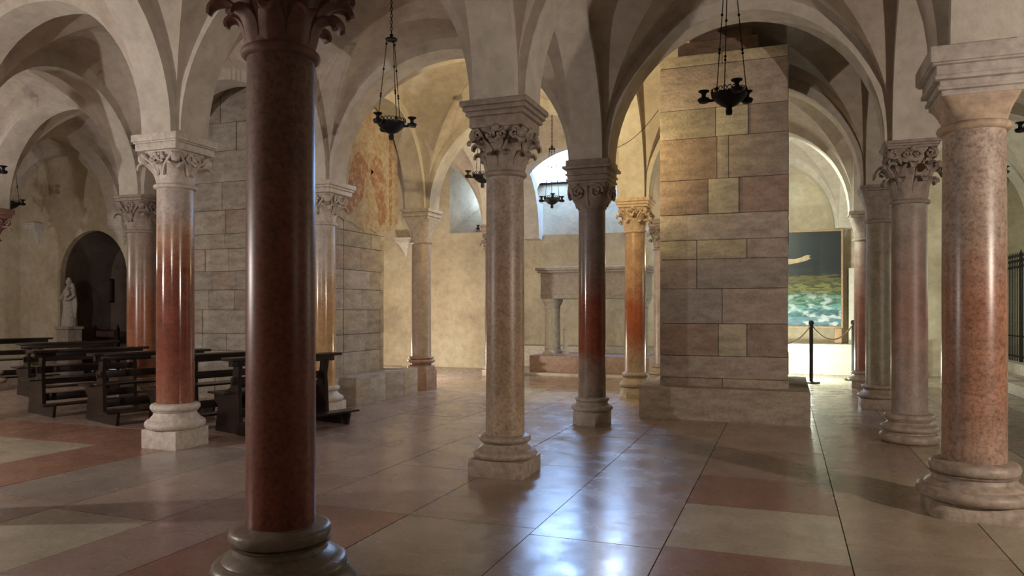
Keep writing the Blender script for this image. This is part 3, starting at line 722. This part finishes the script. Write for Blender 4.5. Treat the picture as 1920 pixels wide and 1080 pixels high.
# ------------------------------------------------------------------ wall corbels
def corbel(x, y, label, zt=H, w=.30, dirv=(0, -1)):
    root = thing('stone_corbel', (x, y, zt), label, 'corbel', 'wall corbels carrying the arches'); root.scale = (.78, .9, .9)
    bm = bmesh.new(); loft(bm, [(-.52, .03, 3), (-.42, .07, 3), (-.3, .12, 5), (-.16, .20, 10), (-.15, .21, 12)], 32)
    link('corbel_block', bm, WHITE, root, True, 40)
    bm = bmesh.new(); z = -.152
    for zz, ww in ((-.11, .23), (-.075, .25), (-.04, .24), (0, .27)): box(bm, -ww, ww, -ww, ww, z, zz+.0005, .008); z = zz
    link('corbel_slab', bm, WHITE, root, True, 40)
corbel(x_on_y(72, YL), YL-.02, 'pale wall corbel left of the dark niche', z_at(x_on_y(72, YL), YL, 420))
corbel(x_on_y(234, YL), YL-.02, 'grey wall corbel over the right edge of the dark niche', z_at(x_on_y(234, YL), YL, 418))
corbel(x_on_y(1582, YR), YR+.02, 'pale wall corbel above the right edge of the painting', z_at(x_on_y(1582, YR), YR, 405))
corbel(x_on_y(762, YB), YB-.02, 'pale wall corbel behind the slender pink grey column', z_at(x_on_y(762, YB), YB, 447))

# ------------------------------------------------------------------ raised tomb
tx0, tx1, ty = x_on_y(1012, 15.22), x_on_y(1208, 15.22), 15.22
T = thing('raised_tomb', ((tx0+tx1)/2, ty+.5, 0), 'grey stone sarcophagus raised on small columns below the bright window', 'tomb')
hx = (tx1-tx0)/2
bm = bmesh.new(); box(bm, -hx, hx, -.45, .45, 1.64, 2.2, .015)
for z in (1.72, 2.14): box(bm, -hx-.012, hx+.012, -.462, .462, z-.012, z+.012, .004)
link('sarcophagus', bm, TOMB, T)
bm = bmesh.new(); box(bm, -hx-.06, hx+.06, -.51, .51, 2.2, 2.25, .012); box(bm, -hx-.1, hx+.1, -.55, .55, 2.25, 2.32, .02); link('lid', bm, TOMB, T)
bm = bmesh.new(); box(bm, -hx-.2, hx+.12, -.62, .75, .06, .42, .02); link('base_block', bm, TOMBRED, T)
bm = bmesh.new(); box(bm, -hx-.28, hx+.15, -.80, .75, -.004, .06, .012); link('step', bm, BASEPALE, T)
for sx in (-1, 1):
    for sy in (-1, 1):
        bm = bmesh.new(); lathe(bm, [(.13, .42), (.13, .47), (.10, .5), (.085, .53), (.095, .56), (.08, .58), (.078, 1.42), (.09, 1.43), (.08, 1.45), (.09, 1.5), (.13, 1.57), (.14, 1.6), (.14, 1.641)], 24, Matrix.Translation((sx*(hx-.14), sy*.3, 0)))
        link('tomb_column', bm, WHITE if sy < 0 else TOMB, T)
bm = bmesh.new(); lathe(bm, [(.08, .42), (.08, .46), (.055, .5), (.05, .95), (.06, .97), (.01, .98)], 20, Matrix.Translation((-hx+.46, -.1, 0)))
tag(link('candle_stand', bm, WHITE, None, loc=T.location), 'short white stone stand under the raised sarcophagus', 'stand')
bm = bmesh.new(); box(bm, -2.1, 2.1, 0, .5, 0, .52, .02); 
tag(link('stone_bench', bm, BASEPALE, None, loc=(-4.2, YR-.55, 0)), 'long low stone bench along the wall behind the raised tomb', 'bench')

# ------------------------------------------------------------------ painting
yq = YR-.25
qx0, qx1 = x_on_y(1478, yq)-1.7, x_on_y(1577, yq)
qz0, qz1 = z_at(qx1, yq, 612), z_at(qx1, yq, 433)
PT = thing('painting', ((qx0+qx1)/2, yq, 0), 'large dark painting of a pale arm above blue green water with clouds', 'painting')
m, nt, b = new_mat('sea_painting'); p = geo(nt); sp = N(nt, 'ShaderNodeSeparateXYZ'); L(nt, p, sp.inputs[0])
mp = N(nt, 'ShaderNodeMapping'); mp.inputs['Scale'].default_value = (1.5, 1, 6.5); mp.inputs['Rotation'].default_value = (0, .06, 0); L(nt, p, mp.inputs[0])
mp2 = N(nt, 'ShaderNodeMapping'); mp2.inputs['Scale'].default_value = (1.6, 1, 3.4); L(nt, p, mp2.inputs[0])
nw = noise_tex(nt, 2.2, 6, .65, mp.outputs[0]); nd = noise_tex(nt, 1.1, 3, .5, p)
mr = N(nt, 'ShaderNodeMapRange'); L(nt, sp.outputs[2], mr.inputs[0]); mr.inputs[1].default_value = qz0; mr.inputs[2].default_value = qz1
big = N(nt, 'ShaderNodeMath', operation='MULTIPLY_ADD'); L(nt, nd, big.inputs[0]); big.inputs[1].default_value = .16; L(nt, mr.outputs[0], big.inputs[2])
ad = N(nt, 'ShaderNodeMath', operation='MULTIPLY_ADD'); L(nt, nw, ad.inputs[0]); ad.inputs[1].default_value = .34; L(nt, big.outputs[0], ad.inputs[2])
c = ramp(nt, [(.24, (.04,.10,.16)), (.33, (.12,.22,.28)), (.39, (.03,.10,.13)), (.45, (.16,.36,.34)), (.50, (.03,.09,.08)), (.55, (.16,.30,.22)), (.60, (.03,.06,.045)), (.66, (.20,.19,.06)), (.69, (.03,.045,.03)), (.74, (.13,.11,.035)), (.79, (.016,.024,.026)), (.9, (.009,.013,.016)), (1, (.010,.018,.022))], ad.outputs[0])
n3 = noise_tex(nt, 2.6, 5, .55, mp2.outputs[0])
cl_ = ramp(nt, [(.50, 0.0), (.60, 1.0)], n3)
low = ramp(nt, [(.0, 1.0), (.28, .75), (.38, 0.0)], mr.outputs[0])
mk = N(nt, 'ShaderNodeMath', operation='MULTIPLY'); L(nt, cl_, mk.inputs[0]); L(nt, low, mk.inputs[1])
c = mixc(nt, mk.outputs[0], c, (.50, .56, .58))
L(nt, c, b.inputs['Base Color']); b.inputs['Roughness'].default_value = .45
w2 = (qx1-qx0)/2
bm = bmesh.new(); box(bm, -w2, w2, -.02, .02, qz0, qz1, .003); link('canvas', bm, m, PT, False)
FRAMEW = m_simple('pale_wood', (.42, .27, .16), .6)
bm = bmesh.new()
for a in ((-w2-.04, -w2, qz0-.04, qz1+.04), (w2, w2+.04, qz0-.04, qz1+.04), (-w2, w2, qz0-.04, qz0), (-w2, w2, qz1, qz1+.04)): box(bm, a[0], a[1], -.03, .03, a[2], a[3], .004)
link('frame', bm, FRAMEW, PT)
ARM = m_simple('painted_skin', (.50, .38, .24), .5, 0, 10, .3, 0)
def on_canvas(pts):
    return [(x_on_y(x, yq-.03)-PT.location.x, z_at(x_on_y(x, yq), yq, y)) for x, y in pts]
bm = bmesh.new(); poly = on_canvas([(1440,484),(1478,486),(1490,486),(1502,483),(1508,480),(1514,478),(1520,479),(1516,483),(1521,484),(1514,488),(1508,490),(1496,493),(1478,496),(1440,500)])
prism(bm, poly, Matrix.Translation((0, -.022, 0)) @ Matrix.Rotation(PI/2, 4, 'X') @ Matrix.Diagonal((1, 1, .006, 1))); link('painted_arm', bm, ARM, PT, False)
for xx in (w2-.06, -w2+.06):
    bm = bmesh.new(); box(bm, xx-.07, xx+.07, -.06, .06, qz0-.38, qz0-.04, .008); link('support_block', bm, FRAMEW, PT)
# white ledge and panel under the painting
WP = m_simple('white_plaster', (.72, .70, .62), .8, 0, 8, .12)
bm = bmesh.new(); box(bm, -2.3, 1.62, 0, .42, 0, qz0-.40, .01); box(bm, -2.32, 1.64, -.03, .42, qz0-.40, qz0-.38, .005)
tag(link('plinth_ledge', bm, WP, None, loc=(.6, YR-.45, 0)), 'low white plastered ledge the big painting stands on', 'ledge')
# door
dx0, dx1 = x_on_y(1591, YR), x_on_y(1640, YR)
bm = bmesh.new(); box(bm, dx0, dx1, YR-.06, YR+.04, 0, z_at(dx0, YR, 503), .01)
d = struct(link('door_1', bm, WP), 'plain white door in the rear wall')
# stanchions and rope
def stanchion(px, s, label):
    x, y = at_s(px, s); r = thing('rope_stanchion', (x, y, 0), label, 'stanchion', 'rope posts guarding the painting')
    bm = bmesh.new(); lathe(bm, [(.16, 0), (.16, .015), (.15, .025), (.04, .03), (.01, .031)], 32); link('base', bm, IRON, r)
    bm = bmesh.new(); lathe(bm, [(.034, .03), (.034, 1.12), (.02, 1.12)], 20); link('post', bm, IRON, r)
    bm = bmesh.new(); lathe(bm, [(.02, 1.11), (.045, 1.12), (.048, 1.16), (.036, 1.19), (.01, 1.20)], 20); link('post_cap', bm, IRON, r)
    return Vector((x, y, 1.12))
a1 = stanchion(1521, 137, 'black rope post in front of the big sea painting')
a2 = stanchion(1600, 132, 'black rope post half hidden beside the dark rose column')
a0 = stanchion(1428, 138, 'black rope post concealed behind the block pier')
ROPE = m_simple('twisted_rope', (.36, .24, .17), .7, 0, 60, .4)
for q0, q1, sag, lb in ((a0, a1, .36, 'sagging rope from the pier side to the black post'), (a1, a2, .30, 'sagging rope between the black post and the dark rose column')):
    bm = bmesh.new(); pts = [q0.lerp(q1, i/24)-Vector((0, 0, sag*4*(i/24)*(1-i/24))) for i in range(25)]; o = pts[0].copy()
    tube(bm, [p-o for p in pts], .014, 8); tag(link('barrier_rope', bm, ROPE, None, loc=o), lb, 'rope')

# ------------------------------------------------------------------ side chapel step, kerb and iron gate
bm = bmesh.new(); box(bm, 0, .62, -6.0, 3.6, 0, .185, .015); box(bm, .6, 5.0, -6.0, 3.6, 0, .38, .015)
struct(link('trim_%d' % (tn[0]+1), bm, BASEPALE, None, loc=(3.5, 15.2, 0)), 'stone step up to the side chapel')
GX = 4.3; G = thing('iron_gate', (GX, 16, .38), 'tall black wrought iron gate with spear tips on the right edge', 'gate')
gy0, gy1 = -3.2, 2.35
bm = bmesh.new()
for z in (.1, .5, 1.86, 2.0): box(bm, -.015, .015, gy0, gy1, z-.014, z+.014, .003)
link('rail', bm, IRON, G)
yy = gy0; i = 0
while yy <= gy1+.001:
    bm = bmesh.new(); big = i % 12 == 0; rr = .022 if big else .009
    lathe(bm, [(rr, 0), (rr, 2.04), (rr*.6, 2.05), (.02 if not big else .03, 2.08), (.001, 2.17+(.05 if big else 0))], 10, Matrix.Translation((0, yy, 0)))
    link('gate_bar', bm, IRON, G); yy += .115; i += 1
bm = bmesh.new(); y = gy1-.03
for k in range(17):
    z = .12+k*.11
    tube(bm, [(0, y-.05+.03*math.cos(t)*(1 if k % 2 else -1), z+.05*math.sin(t)) for t in [2*PI*q/12 for q in range(12)]], .006, 5, True)
y = gy0
while y < gy1-.1:
    tube(bm, [(0, y+.0575+.04*math.cos(t), 1.93+.05*math.sin(t)) for t in [2*PI*q/12 for q in range(12)]], .005, 5, True); y += .115
link('scrollwork', bm, IRON, G)

# ------------------------------------------------------------------ hanging lamps
def make_lamp(x, y, zb, label, sc=1.0, rot=0, zr=None):
    """wrought iron oil-lamp chandelier; zb height of the bowl rim"""
    rt = thing('hanging_lamp', (x, y, zb), label, 'hanging lamp', 'iron lamps hanging from the vaults', rot)
    R = .155*sc; bm = bmesh.new()
    lathe(bm, [(.012, -.19), (.028, -.185), (.032, -.15), (.026, -.13), (.03, -.115), (.07, -.10), (.12, -.06), (.155, -.02), (.165, 0), (.165, .008), (.15, .008), (.11, -.05), (.05, -.08), (.005, -.085)], 36, Matrix.Scale(sc, 4))
    link('bowl', bm, IRON, rt)
    bm = bmesh.new()
    for k in range(24):
        a = 2*PI*k/24; c = Vector((.162*sc*math.cos(a), .162*sc*math.sin(a), .03*sc)); t = Vector((-math.sin(a), math.cos(a), 0))
        tube(bm, [c+t*.018*sc*math.cos(q)+Vector((0, 0, .022*sc*math.sin(q))) for q in [2*PI*j/8 for j in range(8)]], .0045*sc, 4, True)
    link('gallery', bm, IRON, rt)
    zt = (zr-zb) if zr else 1.0*sc
    for k in range(3):
        a = 2*PI*k/3; d = Vector((math.cos(a), math.sin(a), 0)); bm = bmesh.new()
        tube(bm, [d*.14*sc+Vector((0, 0, -.03*sc)), d*.2*sc+Vector((0, 0, -.03*sc)), d*.235*sc+Vector((0, 0, -.02*sc))], .014*sc, 6)
        M = Matrix.Translation(d*.24*sc) @ Matrix.Scale(sc, 4)
        lathe(bm, [(.01, -.05), (.045, -.04), (.058, -.012), (.05, 0), (.022, .006), (.02, .035), (.028, .05), (.05, .062), (.052, .072), (.03, .074), (.005, .06)], 20, M)
        link('lamp_cup', bm, IRON, rt)
        a += PI/3; d = Vector((math.cos(a), math.sin(a), 0))
        bm = bmesh.new(); p0 = d*.16*sc+Vector((0, 0, .01)); p1 = d*.055*sc+Vector((0, 0, zt-.02))
        tube(bm, [p0, p1], .0045*sc, 5)
        for f in (.02, .33, .36, .66, .97): 
            c = p0.lerp(p1, f); lathe(bm, [(.001, -.016), (.012, -.008), (.012, .008), (.001, .016)], 8, Matrix.Translation(c) @ Matrix.Scale(sc, 4))
        nn = int((p1-p0).length/.035)
        for j in range(nn):
            c = p0.lerp(p1, (j+.5)/nn); lathe(bm, [(.001, -.008), (.0065, 0), (.001, .008)], 5, Matrix.Translation(c) @ Matrix.Scale(sc, 4))
        link('chain', bm, IRON, rt)
    bm = bmesh.new(); lathe(bm, [(.005, 0), (.065, -.012), (.07, -.004), (.068, .006), (.03, .02), (.014, .03), (.024, .045), (.018, .06), (.004, .07)], 24, Matrix.Translation((0, 0, zt)) @ Matrix.Scale(sc, 4))
    link('crown_ring', bm, IRON, rt)
    bm = bmesh.new(); z = zt+.085*sc; ztop = 5.12-zb; i = 0
    while z < ztop:
        t = Vector((1, 0, 0)) if i % 2 else Vector((0, 1, 0))
        tube(bm, [Vector((0, 0, z))+t*.011*math.cos(q)+Vector((0, 0, .024*math.sin(q))) for q in [2*PI*j/8 for j in range(8)]], .0045, 4, True); z += .038; i += 1
    link('main_chain', bm, IRON, rt)
def lamp_px(px, py, s, *a, **k):
    x, y = at_s(px, s); make_lamp(x, y, HC+(581-py)/s*HC, *a, **k)
lamp_px(734, 232, 226, 'iron lamp hanging alone below the yellowish vault, ring cap in view', 1.0, .35, zr=HC+(581-74)/226*HC)
lamp_px(1367, 178, 273, 'large iron lamp hanging in front of the block pier', 1.02, -PI/2+TH, zr=4.62)
lamp_px(1035, 373, 138, 'small iron lamp hanging just below the bright window', .95, -PI/2+TH)
lamp_px(905, 330, 172, 'iron lamp half hidden by the tan brown column capital', .95, PI+TH+.3)
lamp_px(913, 427, 108, 'distant iron lamp, only one cup showing by a leaf capital', .9, PI+TH)
lamp_px(290, 273, 203, 'iron lamp hidden behind the white palm capital, one cup showing', 1.0, PI+TH)
lamp_px(20, 381, 131, 'small iron lamp hanging against the far left wall', 1.0, TH)
lamp_px(-24, 320, 177, 'iron lamp at the left edge, one cup showing high up', 1.0, TH)
lamp_px(1952, 241, 228, 'iron lamp on the right edge with one cup in view', 1.0, PI+TH)
lamp_px(1858, 320, 172, 'iron lamp hidden behind the mottled orange column', .95, TH)

# thin cable along the vault near the pier
bm = bmesh.new()
q0 = Vector((*at_s(1130, 200), 0)); q0.z = HC+(581-282)/200*HC; q1 = Vector((ax0-.02, YF+.02, z_at(ax0, YF, 205)))
pts = [q0.lerp(q1, i/16)-Vector((0, 0, .22*4*(i/16)*(1-i/16)*.6)) for i in range(17)]
tube(bm, [p-pts[0] for p in pts], .004, 5); tag(link('cable', bm, IRON, None, loc=pts[0]), 'thin loose cable running to the upper left of the block pier', 'cable')

# ------------------------------------------------------------------ pews
def make_pew():
    Ln = 1.52; root = bpy.data.objects.new('kneeler_pew', None); COL.objects.link(root)
    def part(name, bm): return link(name, bm, DARKWOOD, root, True, 35)
    prof = [(-.44, 0), (.06, 0), (.035, .45), (.02, .60), (.06, .80), (-.06, .80), (-.085, .62), (-.13, .52), (-.24, .47), (-.46, .45), (-.46, .36), (-.38, .30), (-.42, .12)]
    for x in (.16, Ln-.16):
        bm = bmesh.new(); M = Matrix(((0, 0, .045, x), (1, 0, 0, 0), (0, 1, 0, 0), (0, 0, 0, 1))); prism(bm, prof, M); part('end_panel', bm)
    bm = bmesh.new(); box(bm, 0, Ln, -.09, .14, .83, .865, .006); part('desk_top', bm)
    bm = bmesh.new(); box(bm, .05, Ln-.05, -.02, .05, .765, .83, .004); part('desk_rail', bm)
    bm = bmesh.new(); box(bm, .05, Ln-.05, -.46, -.12, .44, .465, .006); part('seat', bm)
    bm = bmesh.new(); box(bm, .10, Ln-.10, -.06, -.03, .55, .64, .004); part('back_rail', bm)
    bm = bmesh.new(); box(bm, .16, Ln-.16, -.2, -.17, .16, .26, .004); part('stretcher', bm)
    bm = bmesh.new(); box(bm, 0, Ln, .27, .47, .15, .175, .006); kn = part('kneeling_board', bm)
    for x in (.14, Ln-.14):
        bm = bmesh.new(); prism(bm, [(.02, .02), (.04, 0), (.42, 0), (.46, .15), (.28, .15), (.02, .10)], Matrix(((0, 0, .035, x), (1, 0, 0, 0), (0, 1, 0, 0), (0, 0, 0, 1)))); o = part('kneeler_bracket', bm)
    return root
def copy_tree(o, parent=None):
    c = o.copy(); COL.objects.link(c); c.parent = parent
    for ch in o.children: copy_tree(ch, c)
    return c
pew = make_pew()
dirc = (.61, .79)          # along the pew, camera frame (X right, Z away)
pews = [((-2.27*HC, 5.84*HC), 'dark wooden pew half hidden behind the thick dark red column'),
        ((-2.98*HC, 6.15*HC), 'dark wooden pew passing right behind the bright red column'),
        ((-3.70*HC, 6.46*HC), 'dark wooden pew with its reddish end panel just left of the bright red column'),
        ((-4.55*HC, 6.95*HC), 'dark wooden pew with its end in front of the small statue'),
        ((-5.66*HC, 8.44*HC), 'dark wooden pew cut by the left edge, in front of the dark niche'),
        ((-7.10*HC, 9.42*HC), 'dark wooden pew farthest to the left, only its thin top rail clear')]
for i, ((X, Z), lb) in enumerate(pews):
    o = pew if i == 0 else copy_tree(pew)
    x, y = cam2w(X, Z); dx, dy = cam2w(*dirc)
    o.location = (x, y, 0); o.rotation_euler = (0, 0, math.atan2(dy, dx))
    # kneeler must lie toward the viewer's right: local +y is 90 degrees left of the pew, so mirror
    o.scale = (1, -1, 1)
    tag(o, lb, 'pew', 'dark wooden pews in the left aisle')

# ------------------------------------------------------------------ statue and niche furniture
sx_, sy_ = x_on_y(130, YL), YL+.0
spz = z_at(sx_, sy_, 612); stz = z_at(sx_, sy_, 520)
bm = bmesh.new(); box(bm, -.17, .17, -.17, .17, 0, spz-.06, .01); box(bm, -.2, .2, -.2, .2, spz-.06, spz, .012); box(bm, -.2, .2, -.2, .2, 0, .12, .012)
tag(link('pedestal', bm, STONE, None, loc=(sx_, sy_, 0)), 'square pale stone pedestal under the small white statue', 'pedestal')
def statue():
    hh = stz-spz; k = hh/1.12; bm = bmesh.new()
    def ell(c, r): 
        M = Matrix.Translation(Vector(c)*k) @ Matrix.Diagonal((r[0]*k, r[1]*k, r[2]*k, 1)); bmesh.ops.create_icosphere(bm, subdivisions=3, radius=1, matrix=M)
    def tb(pts, r): tube(bm, [Vector(p)*k for p in pts], [q*k for q in r], 14)
    tb([(0, 0, .0), (0, 0, .10), (.01, 0, .35), (-.015, 0, .55), (0, 0, .68), (.005, 0, .82), (0, 0, .90)], [.17, .165, .14, .115, .10, .125, .05])
    for i in range(9):      # robe folds
        a = -PI+i*PI/8+.1; tb([(.15*math.cos(a), .13*math.sin(a), .02), (.12*math.cos(a+.1), .11*math.sin(a+.1), .35), (.08*math.cos(a+.25), .08*math.sin(a+.25), .62)], [.026, .022, .012])
    tb([(0, 0, .88), (0, -.005, .95)], [.035, .035]); ell((0, -.01, 1.01), (.062, .068, .082)); ell((0, -.078, 1.0), (.010, .014, .02))
    tb([(-.11, 0, .84), (-.17, -.03, .70), (-.10, -.12, .64), (-.02, -.14, .66)], [.048, .042, .032, .022])
    tb([(.11, 0, .84), (.17, -.02, .70), (.13, -.12, .62), (.06, -.15, .60)], [.048, .042, .032, .022])
    ell((.10, -.12, .76), (.05, .045, .075)); ell((.10, -.135, .87), (.036, .038, .042))      # carried infant
    tb([(.10, -.13, .72), (.08, -.17, .64), (.07, -.16, .58)], [.035, .028, .018])
    tb([(-.06, .03, .98), (-.13, .02, .8), (-.16, .02, .55), (-.14, .03, .25)], [.03, .04, .05, .045]); tb([(.06, .03, .98), (.12, .03, .8), (.15, .03, .5), (.13, .03, .2)], [.03, .04, .045, .04])
    for i in range(5): ell((.045*math.cos(PI*i/4), -.02, 1.075+.02*math.sin(PI*i/4)), (.014, .014, .028))
    o = link('statue', bm, WHITE, None, loc=(sx_, sy_, spz)); md = o.modifiers.new('remesh', 'REMESH'); md.mode = 'VOXEL'; md.voxel_size = .011; md.use_smooth_shade = True
    return tag(o, 'small white stone statue of a crowned robed figure holding an infant', 'statue')
statue()
# dark wooden prie-dieu in the niche mouth
kx = x_on_y(195, YL+.5); 
K = thing('prayer_desk', (kx, YL+.55, 0), 'dark wooden prayer desk standing inside the arched niche', 'desk')
bm = bmesh.new(); box(bm, -.30, .34, -.02, .02, .70, .96, .006); link('back_panel', bm, DARKWOOD, K)
bm = bmesh.new(); box(bm, -.26, .28, -.035, -.02, .80, .93, .003); link('inset_panel', bm, m_simple('brown_wood', (.10, .06, .045), .5), K)
for xx in (-.32, .36):
    bm = bmesh.new(); box(bm, xx-.022, xx+.022, -.03, .03, 0, 1.0, .004); lathe(bm, [(.02, 1.0), (.026, 1.03), (.001, 1.07)], 12, Matrix.Translation((xx, 0, 0))); link('post', bm, DARKWOOD, K)
bm = bmesh.new(); box(bm, -.30, .34, -.32, .0, .40, .43, .006); link('seat', bm, DARKWOOD, K)
for xx in (-.3, .34):
    bm = bmesh.new(); box(bm, xx-.02, xx+.02, -.32, -.28, 0, .4, .004); link('leg', bm, DARKWOOD, K)
# dark framed picture on the niche back wall
fxp, fy = x_on_y(200, YL+1.25), YL+1.25
FP = thing('framed_picture', (fxp, fy, z_at(fxp, fy, 545)), 'small dark framed picture on the back of the arched niche', 'picture')
bm = bmesh.new()
for a in ((-.2, -.16, -.28, .28), (.16, .2, -.28, .28), (-.16, .16, -.28, -.24), (-.16, .16, .24, .28)): box(bm, a[0], a[1], 0, .04, a[2], a[3], .004)
link('frame', bm, DARKWOOD, FP)
bm = bmesh.new(); box(bm, -.16, .16, .015, .035, -.24, .24); link('canvas', bm, m_simple('dark_canvas', (.035, .025, .028), .5), FP)
# low stone bench along the left wall
bm = bmesh.new(); box(bm, xfold+.02-nx0, -.02, -.5, 0, 0, .34, .02)
tag(link('stone_bench', bm, BASEPALE, None, loc=(nx0, YL-.01, 0)), 'low stone bench along the cream wall left of the niche', 'bench')
